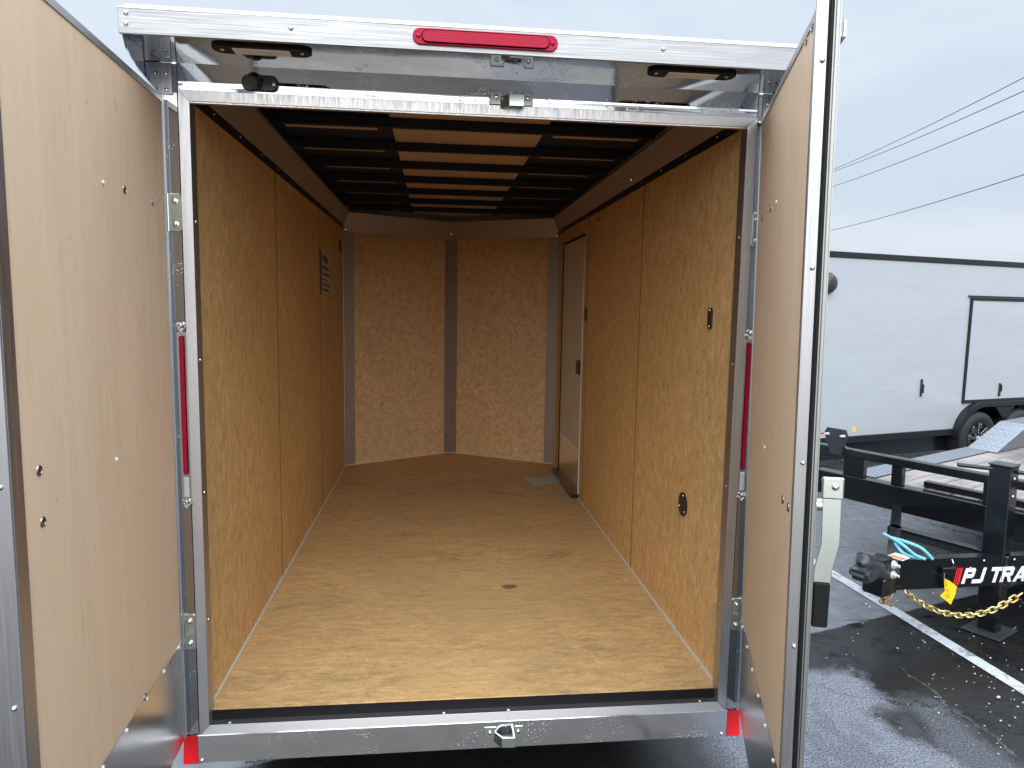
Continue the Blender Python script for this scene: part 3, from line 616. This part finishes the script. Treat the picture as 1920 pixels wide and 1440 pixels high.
def drivet(dr, sv, u, z, v=.003, r=.006): MB().dome((u, sv*v, z+S), (0, -sv, 0), r, .004, 10).build('rivet', 'white_rivet', dr, smooth=True)
LB = [(0.319, 1.647, 1), (0.109, 1.644, 1), (0.817, 1.044, 1), (0.814, 0.942, 1), (0.328, 0.301, 1), (0.118, 0.289, 1), (0.451, 1.642, 0), (0.447, 0.984, 0)]
RB = [(0.298, 1.645, 1), (0.121, 1.642, 1), (0.751, 1.942, 1), (0.815, 1.946, 1), (0.717, 0.916, 1), (0.793, 0.919, 1), (0.279, 0.272, 1), (0.41, 1.648, 0), (0.382, 0.975, 0)]
for u, z, k in LB: (dbolt if k else drivet)(ld, lsv, u, z, **({} if k else {'v': .0045, 'r': .0055}))
for u, z, k in RB: (dbolt if k else drivet)(rd, rsv, u, z, **({} if k else {'v': .0045, 'r': .0055}))
for k in range(6):
    drivet(ld, lsv, .03+k*.145, .292)
    drivet(rd, rsv, .03+k*.145, .280)
# lock bar, clamps and handle on the outer face of the right door
def DB(u0, u1, v0, v1, z0, z1): return B(u0, u1, v0, v1, z0+S, z1+S)
lb = MB().tube([(.76, .054, S-.05), (.76, .054, S+2.04)], .009, 12).build('lock_bar', 'zinc', rd, smooth=True)
DB(.75, .868, .0478, .060, 1.90, 1.945).build('bar_clamp', 'white_paint', lb, bevel=.006, seg=2)
DB(.74, .83, .0478, .062, .18, .24).build('bar_clamp', 'white_paint', lb, bevel=.006, seg=2)
hd = DB(.868, .876, .056, .100, .965, 1.012).build('door_handle', 'zinc', rd, bevel=.003)
MB().dome((.876, .082, .992+S), (1, 0, 0), .008, .005).build('bolt', 'bolt', hd, smooth=True)
hl = MB()
hl.prism([(.858, v, z+S) for v, z in ((.060, 1.008), (.098, 1.008), (.099, .865), (.087, .805), (.086, .777), (.050, .777), (.050, .803), (.062, .862))], (.007, 0, 0))
hl.build('handle_lever', 'zinc', hd, bevel=.001)
MB().prism([(.855, v, z+S) for v, z in ((.051, .776), (.085, .776), (.083, .675), (.050, .675))], (.012, 0, 0)).build('handle_grip', 'rubber', hd, bevel=.003)
MB().tube([(.85, .050, .945+S), (.85, .068, .945+S)], .014, 12).build('latch_pin', 'zinc', hd, smooth=True)

# paper lying on the floor by the side door
pp = MB(); pz = ZF+.0012
pp.hexa([(.565, 3.13, pz), (.60, 2.87, pz), (.842, 2.965, pz+.004), (.815, 3.165, pz+.001)], [(.565, 3.13, pz+.0008), (.60, 2.87, pz+.0008), (.842, 2.965, pz+.0048), (.815, 3.165, pz+.0018)])
po = pp.build('paper_sheet', 'paper', label='crumpled white paper sheet lying on the board floor by the side door'); po['category'] = 'paper'

# ------------------------------------------------------------------ white enclosed trailer at the right
A2 = R(16)
V = thing('white_trailer', 'long white enclosed trailer with black trim and tandem wheels at far right', 'trailer', (6.364, 5.45, 0), A2)
X0, X1, H2, B2 = -3.5, 4.6, 2.44, .455     # local x along the side; the visible side faces local -y (y=0); wheels at x=0 and .72
arch = [(-.42, B2)]+[(-.02+.40*math.cos(R(180-90*k/10)), .36+.37*math.sin(R(180-90*k/10))) for k in range(3, 11)]+[(.76+.40*math.cos(R(90-90*k/10)), .36+.37*math.sin(R(90-90*k/10))) for k in range(0, 8)]+[(1.16, B2)]
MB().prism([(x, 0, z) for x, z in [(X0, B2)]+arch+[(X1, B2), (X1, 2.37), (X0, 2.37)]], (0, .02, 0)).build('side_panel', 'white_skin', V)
B(X0, X1, .30, 2.4, B2, 2.37).build('body', 'white_paint', V)
for a_x, b_x in ((X0, X0+.02), (X1-.02, X1)): B(a_x, b_x, .021, .299, B2, 2.37).build('end_panel', 'white_paint', V)
B(X0-.01, X1+.01, -.012, 2.42, 2.372, 2.435).build('roof_rail', 'trim_black', V, bevel=.004)
rs_ = MB()
for k in range(26): rs_.dome((X0+.15+k*.31, -.012, 2.40), (0, -1, 0), .008, .004, 6)
rs_.build('rail_screws', 'black', V, kind='stuff')
B(X0, -.42, -.012, .02, B2-.075, B2-.002).build('skirt', 'trim_black', V, bevel=.003)
B(1.2, X1, -.012, .02, B2-.075, B2-.002).build('skirt', 'trim_black', V, bevel=.003)
B(X0, X1, .12, 2.3, .17, B2-.08).build('chassis', 'black', V)
# big side door with black frame
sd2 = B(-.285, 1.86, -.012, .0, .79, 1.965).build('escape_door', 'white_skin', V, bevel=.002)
frm = MB().box(-.315, -.285, -.02, .005, .755, 2.0).box(1.86, 1.89, -.02, .005, .755, 2.0).box(-.284, 1.859, -.02, .005, .755, .789).box(-.284, 1.859, -.02, .005, 1.966, 2.0)
frm.build('door_frame', 'trim_black', sd2)
B(-.36, 1.93, -.03, .0, 2.008, 2.022).build('drip_rail', 'trim_black', V)
for x, z in ((.32, .90),): 
    lt = B(x-.012, x+.012, -.03, -.012, z-.08, z+.08).build('door_latch', 'black', sd2, bevel=.003)
    B(x-.006, x+.010, -.045, -.03, z-.02, z+.06).build('latch_lever', 'trim_black', lt)
dlt = B(-1.03, -1.008, -.02, .0, .86, 1.06).build('side_latch', 'black', V, bevel=.004); B(-1.026, -1.014, -.04, -.02, .9, 1.0).build('latch_lever', 'trim_black', dlt)
# fender: smooth black arch over both wheels
fp = []
for k in range(15):
    a = R(180-90*k/14); fp.append((.0+.42*math.cos(a)-.02, .36+.40*math.sin(a)))
for k in range(15):
    a = R(90-90*k/14); fp.append((.74+.42*math.cos(a)+.02, .36+.40*math.sin(a)))
fi = [(x*(1)+(.035 if x < .36 else -.035)*(1 if (x < 0 or x > .74) else 0), z-.05 if z > .5 else z) for x, z in fp]
fm = MB(); n = len(fp)
for (ax, az), (bx_, bz), (cx_, cz_), (dx, dz) in zip(fp, fp[1:], fi[1:], fi):
    fm.hexa([(ax, -.085, az), (bx_, -.085, bz), (cx_, -.085, cz_), (dx, -.085, dz)], [(ax, .01, az), (bx_, .01, bz), (cx_, .01, cz_), (dx, .01, dz)])
fm.build('fender', 'trim_black', V, smooth=True)
B(-.42, 1.16, .26, .29, .30, .76).build('wheel_well', 'rubber', V)
MB().prism([(.20, -.075, .70), (.54, -.075, .70), (.43, -.075, .57), (.33, -.075, .57)], (0, .02, 0)).build('fender_gusset', 'trim_black', V)
def wheel(x):
    wl_ = MB().lathe((x, .035, .325), (0, -1, 0), [(-.11, .20), (-.115, .27), (-.085, .316), (-.03, .325), (.03, .325), (.085, .316), (.112, .28), (.115, .245), (.10, .205), (.06, .20)], 40).build('wheel', 'tyre', V, smooth=True)
    rm = MB().lathe((x, .035, .325), (0, -1, 0), [(.045, .198), (.105, .202), (.107, .192), (.075, .186), (.06, .06), (.09, .05), (.09, .01)], 40).build('rim', 'black', wl_, smooth=True)
    for k in range(8):
        a0 = 2*math.pi*k/8
        def pt(r, a, y): return (x+r*math.cos(a0+a), y, .325+r*math.sin(a0+a))
        for y, shrink, mat in ((-.062, 0, 'machined'), (-.0645, .0085, 'black')):
            q = [pt(.062+shrink, -.16+shrink*2, y), pt(.180-shrink, -.27+shrink*4, y), pt(.188-shrink, -.02-shrink*3, y), pt(.075+shrink, .14-shrink*4, y)]
            MB().prism(q, (0, .006, 0)).build('spoke', mat, rm)
    MB().lathe((x, .035, .325), (0, -1, 0), [(.09, .032), (.135, .03), (.145, .02)], 20).build('hub_cap', 'machined', rm, smooth=True)
wheel(-.05); wheel(.70)
# rounded black vent scoop, marker, yellow sticker
MB().lathe((-2.545, .0, 2.10), (0, -1, 0), [(0, .115), (.03, .112), (.07, .085), (.09, .04)], 24).build('vent_scoop', 'cast', V, smooth=True)
B(-2.03, -1.98, -.002, .0, .50, .55).build('corner_sticker', 'yellow', V)
B(-3.0, -2.3, -.002, .0, .50, .515).build('red_stripe', 'red_vinyl', V)
# ------------------------------------------------------------------ black flatbed trailer
FA = R(28)
Fb = thing('flatbed_trailer', 'black steel flatbed trailer with wet wood plank deck and long coupler tongue', 'trailer', (3.356, 1.754, 0), FA)
HW = 1.185
def leg(s):
    a = Vector((-1.20, 0, 0)); b = Vector((.0, s*.585, 0)); d = (b-a).normalized(); a0 = a.copy(); a = a-d*(.065 if s < 0 else 0); n = Vector((-d.y, d.x, 0))*s
    m_ = MB(); z0, z1 = .297, .467
    # channel: web outside, flanges inward
    m_.hexa([a+n*0+Vector((0, 0, z0)), b+Vector((0, 0, z0)), b-n*.006+Vector((0, 0, z0)), a-n*.006+Vector((0, 0, z0))], [a+Vector((0, 0, z1)), b+Vector((0, 0, z1)), b-n*.006+Vector((0, 0, z1)), a-n*.006+Vector((0, 0, z1))])
    for zz in (z0, z1-.008):
        m_.hexa([a-n*.0065+Vector((0, 0, zz)), b-n*.0065+Vector((0, 0, zz)), b-n*.06+Vector((0, 0, zz)), a-n*.06+Vector((0, 0, zz))], [a-n*.0065+Vector((0, 0, zz+.008)), b-n*.0065+Vector((0, 0, zz+.008)), b-n*.06+Vector((0, 0, zz+.008)), a-n*.06+Vector((0, 0, zz+.008))])
    return m_.build('tongue_beam', 'flat_black', Fb), a0, b, d, n
tb, a1, b1, d1, n1 = leg(-1); leg(1)
B(-.555, -.49, -.33, .33, .41, .467).build('tongue_crossmember', 'flat_black', Fb, bevel=.003)
# expanded metal tray between the beams
tr = MB()
for k in range(16):
    x = -1.10+k*.035; h = max(.0, (x+1.2)*.4875-.03)
    if h > .01: tr.box(x, x+.004, -h, h, .4545, .4575)
for k in range(-11, 12):
    y = k*.025; x = -1.2+(abs(y)+.03)/.4875
    if x < -.58: tr.box(x, -.556, y, y+.003, .451, .4540)
tr.build('mesh_tray', 'flat_black', Fb)
# front beam, bulkhead rail and posts
B(.0, .09, -HW, HW, .415, .595).build('front_beam', 'flat_black', Fb, bevel=.006)
B(-.01, .055, -HW-.6, HW+.25, .736, .795).build('bulkhead_rail', 'flat_black', Fb, bevel=.006)
for y0, y1 in ((.81, .965), (.535, .61), (-.05, .03), (-.62, -.54), (-HW, -HW+.08)):
    B(.0, .05, y0, y1, .596, .735).build('rail_post', 'flat_black', Fb, bevel=.003)
for s in (-1, 1): B(.1, 5.6, min(s*.975, s*.90), max(s*.975, s*.90), .415, .593).build('side_beam', 'flat_black', Fb, bevel=.004)
for k in range(9): B(.3+k*.6, .36+k*.6, -.89, .89, .46, .555).build('deck_crossmember', 'flat_black', Fb)
# deck planks between diamond plate strips
pw = .172; np_n = 9; y = -.775
for k in range(np_n):
    B(.095, 5.6, y+.006, y+pw-.006, .558, .596+random.uniform(-.0015, .0015)).build('deck_plank', 'plank', Fb, bevel=.003); y += pw
B(.095, 5.6, .775, .975, .594, .600).build('diamond_strip', 'diamond', Fb)
B(.095, 5.6, -.975, -.78, .594, .600).build('diamond_strip', 'diamond', Fb)
# raised drive-over fender in diamond plate
for s in (1, -1):
    y0, y1 = (.71, .95) if s > 0 else (-.95, -.71)
    q = [(1.97, .601), (2.62, .795), (4.2, .795), (4.8, .601)]
    fd = MB().prism([(x, y0, z) for x, z in q], (0, y1-y0, 0)).build('drive_over_fender', 'diamond', Fb)
    for xx in (2.75, 3.55):
        wl_ = MB().lathe((xx, s*.86, .33), (0, s, 0), [(-.09, .2), (-.10, .27), (-.07, .325), (.07, .325), (.10, .27), (.09, .2)], 28).build('wheel', 'tyre', Fb, smooth=True)
B(.13, .19, -.5, .45, .598, .64).build('stop_rail', 'flat_black', Fb, bevel=.003)
# bracket plate on a stem
MB().bar((.03, .88, .736), (-.012, .97, .80), .07, .03).build('bracket_stem', 'flat_black', Fb)
bp = MB().prism([(-.012, .975, .735), (-.012, 1.065, .735), (-.012, 1.125, .89), (-.012, 1.105, .935), (-.012, .95, .935), (-.012, .93, .89)], (-.008, 0, 0)).build('bracket_plate', 'cast', Fb, bevel=.003)
for y in (1.09, .965): MB().tube([(-.02, y, .885), (-.065, y, .89)], [.013, .007], 10).build('bolt', 'machined', bp, smooth=True)
# drop-leg jack
jx, jy = -.51, -.262
jk = B(jx-.05, jx+.05, jy-.055, jy+.055, .16, .965).build('jack', 'flat_black', Fb, bevel=.004)
B(jx-.04, jx+.04, jy-.045, jy+.045, .012, .159).build('jack_leg', 'flat_black', jk)
B(jx-.12, jx+.12, jy-.10, jy+.10, .0045, .012).build('jack_foot', 'cast', jk, bevel=.002)
B(jx-.055, jx+.055, jy-.06, jy+.06, .966, .978).build('jack_cap', 'cast', jk, bevel=.003)
MB().tube([(jx-.16, jy+.17, .955), (jx, jy, .94), (jx+.25, jy-.27, .90)], .012, 10).build('jack_handle', 'flat_black', jk, smooth=True)
for dx, z in ((-.01, .90), (-.02, .80)): MB().dome((jx-.0, jy-.055, z), (0, -1, 0), .009, .005).build('rivet', 'bolt', jk, smooth=True)
# coupler casting at the tip
cpl = MB().tube([(-1.175, 0, .415), (-1.25, 0, .420), (-1.31, 0, .445), (-1.36, 0, .480), (-1.405, 0, .500), (-1.44, 0, .505), (-1.46, 0, .500)], [.066, .064, .056, .052, .048, .036, .014], 20).build('coupler', 'cast', Fb, smooth=True)
MB().prism([(x, -.052, z) for x, z in ((-1.485, .455), (-1.465, .482), (-1.42, .495), (-1.36, .49), (-1.335, .455), (-1.345, .415), (-1.385, .398), (-1.44, .400), (-1.475, .418))], (0, .104, 0)).build('ball_socket', 'cast', cpl, bevel=.026, seg=4, smooth=True)
MB().prism([(x, -.045, z) for x, z in ((-1.20, .475), (-1.20, .497), (-1.30, .535), (-1.37, .552), (-1.415, .545), (-1.43, .520), (-1.36, .505))], (0, .09, 0)).build('coupler_latch', 'cast', cpl, bevel=.008, seg=2, smooth=True)
B(-1.30, -1.175, -.058, .058, .405, .482).build('coupler_sleeve', 'cast', cpl, bevel=.010, seg=2, smooth=True)
B(-1.315, -1.20, -.06, .06, .300, .400).build('coupler_plate', 'flat_black', Fb, bevel=.008)
for z in (.472, .418):
    b_ = MB().lathe((-1.240, -.060, z), (0, -1, 0), [(0, .023), (.006, .023), (.0065, .016), (.018, .015), (.0185, .008), (.036, .008)], 12).build('coupler_bolt', 'machined', Fb, smooth=True)
# helper: point on the outer face of the near beam, u metres from the tip
def face(u, z, off=0): p = a1+d1*u+n1*off; return Vector((p.x, p.y, z))
# lettering on the beam face: three red bars then PJ TRAILERS, slanted
ZB, ZH = .318, .088; SL = .16; off = .0012
def glyph_pts(polys, x0, w, name, mat):
    m_ = MB()
    for P in polys: m_.prism([face(x0+px*w+py*ZH*SL*1.2, ZB+py*ZH, off) for px, py in P], n1*.0008)
    m_.build(name, mat, tb)
def rect(x0, y0, x1, y1): return [(x0, y0), (x1, y0), (x1, y1), (x0, y1)]
for i, ww in enumerate((.006, .008, .015)):
    x = .418+(0, .010, .022)[i]; glyph_pts([rect(0, -.05, 1, 1.05)], x, ww, 'red_bar', 'red_vinyl')
t = .30; h = .25
G = {
 'P': [rect(0, 0, t, 1), rect(t, 1-h, .85, 1), rect(t, .36, .85, .36+h), [(.85, .36), (1, .46), (1, .90), (.85, 1)], [(.72, .58), (.85, .58), (.85, .78), (.72, .78)]],
 'J': [rect(1-t, .25, 1, 1), [(-.05, 0), (.85, 0), (1, .12), (1, .25), (-.05, .25)]],
 'T': [rect(0, 1-h, 1.1, 1), rect(.42, 0, .42+t, 1-h)],
 'R': [rect(0, 0, t, 1), rect(t, 1-h, .85, 1), rect(t, .36, .85, .36+h), [(.85, .36), (1, .46), (1, .90), (.85, 1)], [(.72, .58), (.85, .58), (.85, .78), (.72, .78)], [(.52, .36), (.78, .36), (1.05, 0), (.76, 0)]],
 'A': [[(0, 0), (.27, 0), (.62, 1), (.38, 1)], [(.73, 0), (1, 0), (.62, 1), (.38, 1)], rect(.24, .2, .76, .38)],
 'I': [rect(.1, 0, .1+t, 1)], 'L': [rect(0, 0, t, 1), rect(t, 0, .9, h)],
 'E': [rect(0, 0, t, 1), rect(t, 0, .95, h), rect(t, .39, .85, .39+h), rect(t, 1-h, .95, 1)],
 'S': [rect(0, 1-h, 1, 1), rect(0, .39, 1, .39+h), rect(0, 0, 1, h), rect(0, .5, t, 1-h), rect(1-t, h, 1, .45)]}
# overlap-free: nudge each stroke's thickness so no two faces share a plane
x = .468
for ch, dx_, wd in (('P', 0, .066), ('J', .066, .064), ('T', .165, .066), ('R', .238, .070), ('A', .320, .076), ('I', .405, .05), ('L', .435, .066), ('E', .512, .066), ('R', .590, .07), ('S', .672, .068)):
    m_ = MB()
    for q, P in enumerate(G[ch]): m_.prism([face(x+dx_+px*wd+py*ZH*SL*1.6, ZB+py*ZH, off-.00008*q) for px, py in P], n1*(.0008+.0002*q))
    m_.build('letter_'+ch.lower(), 'sticker_w', tb)
for u, z in ((.60, .445), (.79, .445), (.95, .445), (.52, .405)): MB().dome(face(u, z), n1, .007, .005, 10).build('tongue_bolt', 'bolt', Fb, smooth=True)
# breakaway switch box with pin
bs = MB(); p0, p1 = face(.30, .43, .012), face(.40, .43, .012)
bs.bar(face(.325, .405, .016), face(.405, .405, .016), .03, .038).build('breakaway_switch', 'flat_black', Fb, bevel=.003)
MB().tube([face(.395, .425, .02), face(.385, .45, .03), face(.383, .468, .02)], .0025, 6).build('switch_pin', 'bolt', Fb)
B(-1.13, -1.03, -.055, .035, .4685, .4695).build('warning_sticker', 'sticker_w', Fb); B(-1.125, -1.08, -.05, .03, .4697, .4702).build('sticker_band', 'orange', Fb)
# amber marker at left end of the front beam
MB().dome((-.0, 1.10, .52), (-1, 0, 0), .03, .02, 16).build('marker_light', 'amber', Fb, smooth=True)

# things hanging on the flatbed -------------------------------------------
FM = Matrix.Translation(Fb.location) @ Matrix.Rotation(FA, 4, 'Z')
def wp(v): return FM @ Vector(v)
def link_mesh(mat, L=.048, Wd=.028, r=.0050):
    m_ = MB(); path = []
    for k in range(16):
        a = 2*math.pi*k/16; path.append((math.cos(a)*(L/2-Wd/2+Wd/2)*1.0 if False else (math.copysign(L/2-Wd/2, math.cos(a))+Wd/2*math.cos(a)), Wd/2*math.sin(a), 0))
    path.append(path[0]); path.append(path[1])
    m_.tube(path, r, 6, caps=False); return m_
def chain(name, pts, mat, label, pitch=.033, **kw):
    root = thing(name, label, 'chain', tuple(pts[0]))
    P = [Vector(p) for p in pts]; dense = []
    for a, b in zip(P, P[1:]):
        for k in range(20): dense.append(a.lerp(b, k/20))
    dense.append(P[-1]); pos = [dense[0]]; acc = 0
    first = link_mesh(mat, **kw).build('link', mat, root, smooth=True, origin=(0, 0, 0))
    i = 0; last = dense[0]; spots = []
    for q in dense[1:]:
        if (q-last).length >= pitch: spots.append((last, q)); last = q
    for i, (a, b) in enumerate(spots):
        o = first if i == 0 else first.copy()
        if i: col.objects.link(o); o.parent = root
        d = (b-a).normalized(); q = d.to_track_quat('X', 'Z').to_matrix().to_4x4()
        o.matrix_local = Matrix.Translation((a+b)/2-P[0]) @ q @ Matrix.Rotation(R(45+90*(i % 2)+random.uniform(-14, 14)), 4, 'X')
    return root
a_w = wp(face(.11, .30, .03)); b_w = wp(face(.83, .285, .05))
sag = []
for k in range(15):
    t_ = k/14; p = a_w.lerp(b_w, t_); p.z -= .56*t_*(1-t_)*(1.0)+.0; sag.append(p)
chain('safety_chain', sag, 'gold', 'yellow zinc safety chain hanging in a loop below the lettered tongue')
MB_h = MB().tube([sag[-1]+Vector((0, 0, -.02)), sag[-1]+Vector((.03, 0, .0)), sag[-1]+Vector((.05, 0, .04)), sag[-1]+Vector((.03, 0, .075)), sag[-1]+Vector((-.01, 0, .06))], .009, 8)
ho = MB_h.build('clevis_hook', 'zinc', smooth=True); tag(ho, 'galvanized hook at the right end of the yellow safety chain', 'hook')
rr = random.Random(11)
bun = [wp((-1.21, -.03, .30))]
for k in range(9): bun.append(bun[0]+Vector((rr.uniform(-.035, .035), rr.uniform(-.02, .02), -.01-.0075*k)))
chain('chain_bundle', bun, 'brownrust', 'short rusty chain bunched up under the black coupler', pitch=.02, L=.036, Wd=.02, r=.0035)
# yellow tag on a wire
tz = .315; tu = .335
yt = MB().prism([face(tu-.005, tz+.055, .035), face(tu+.03, tz+.038, .035), face(tu+.078, tz+.005, .035), face(tu+.072, tz-.035, .038), face(tu+.045, tz-.095, .042), face(tu+.02, tz-.075, .04), face(tu-.022, tz-.045, .038), face(tu+.006, tz-.02, .036), face(tu+.0, tz+.02, .035)], n1*.001)
yt.v = [tuple(wp(v)) for v in yt.v]
yto = yt.build('hang_tag', 'yellow'); tag(yto, 'curled yellow tag hanging on a wire from the black tongue', 'tag')
wt = MB().tube([wp(face(tu+.0, .395, .03)), wp(face(tu-.008, .375, .04)), wp(face(tu+.004, .35, .045)), wp(face(tu+.006, .325, .045))], .0016, 5); wt.build('tag_wire', 'bolt', yto)
mk = MB()
for k in range(5):
    mk.tube([wp(face(tu+.0+.012*(k % 3), tz-.01-.011*k, .044)), wp(face(tu+.022+.004*k, tz-.004-.012*k, .044))], .0011, 5)
mk.build('tag_print', 'black', yto)
# cyan cables lying over the tongue tip
def cab(pts, lab):
    P = [wp(p) for p in pts]; S_ = []
    for i in range(len(P)-1):
        p0 = P[max(i-1, 0)]; p1_, p2 = P[i], P[i+1]; p3 = P[min(i+2, len(P)-1)]
        for k in range(8):
            t_ = k/8; S_.append(.5*((2*p1_)+(p2-p0)*t_+(2*p0-5*p1_+4*p2-p3)*t_**2+(3*p1_-p0-3*p2+p3)*t_**3))
    S_.append(P[-1]); o = MB().tube(S_, .0085, 10).build('cable', 'cyan', smooth=True); tag(o, lab, 'cable', 'cyan cables on the tongue')
cab([(-1.04, .102, .56), (-1.10, -.027, .55), (-1.062, -.082, .50), (-1.021, -.118, .478)], 'cyan cable with its loose end sticking up beyond the coupler')
cab([(-1.055, .065, .555), (-1.078, -.035, .562), (-1.032, -.101, .535), (-.985, -.14, .478)], 'cyan cable arching highest over the mesh tray')
cab([(-1.082, .016, .54), (-1.103, -.031, .51), (-1.071, -.055, .488), (-1.032, -.100, .477)], 'cyan cable lying lowest on the tongue tip')

# ------------------------------------------------------------------ overhead wires
for (p, q, lab) in (((25.319, 41.579, 10.97), (18.213, 18.889, 9.232), 'topmost thin overhead power wire'),
                    ((25.32, 41.564, 10.834), (18.215, 18.842, 8.815), 'second thin overhead power wire just below the topmost'),
                    ((25.222, 41.465, 9.843), (18.218, 18.772, 8.181), 'third thin overhead power wire from the top'),
                    ((25.168, 41.16, 7.046), (18.228, 18.55, 6.198), 'lowest overhead power wire, well apart from the others')):
    p, q = Vector(p), Vector(q); d = q-p; pts = []
    for k in range(-16, 33):
        t_ = k/16; x = p+d*t_; x.z += .10*((2*t_-1)**2-1); pts.append(x)
    o = MB().tube(pts, .016, 6).build('power_line', 'wire'); tag(o, lab+' against the grey sky', 'power line', 'overhead power wires')
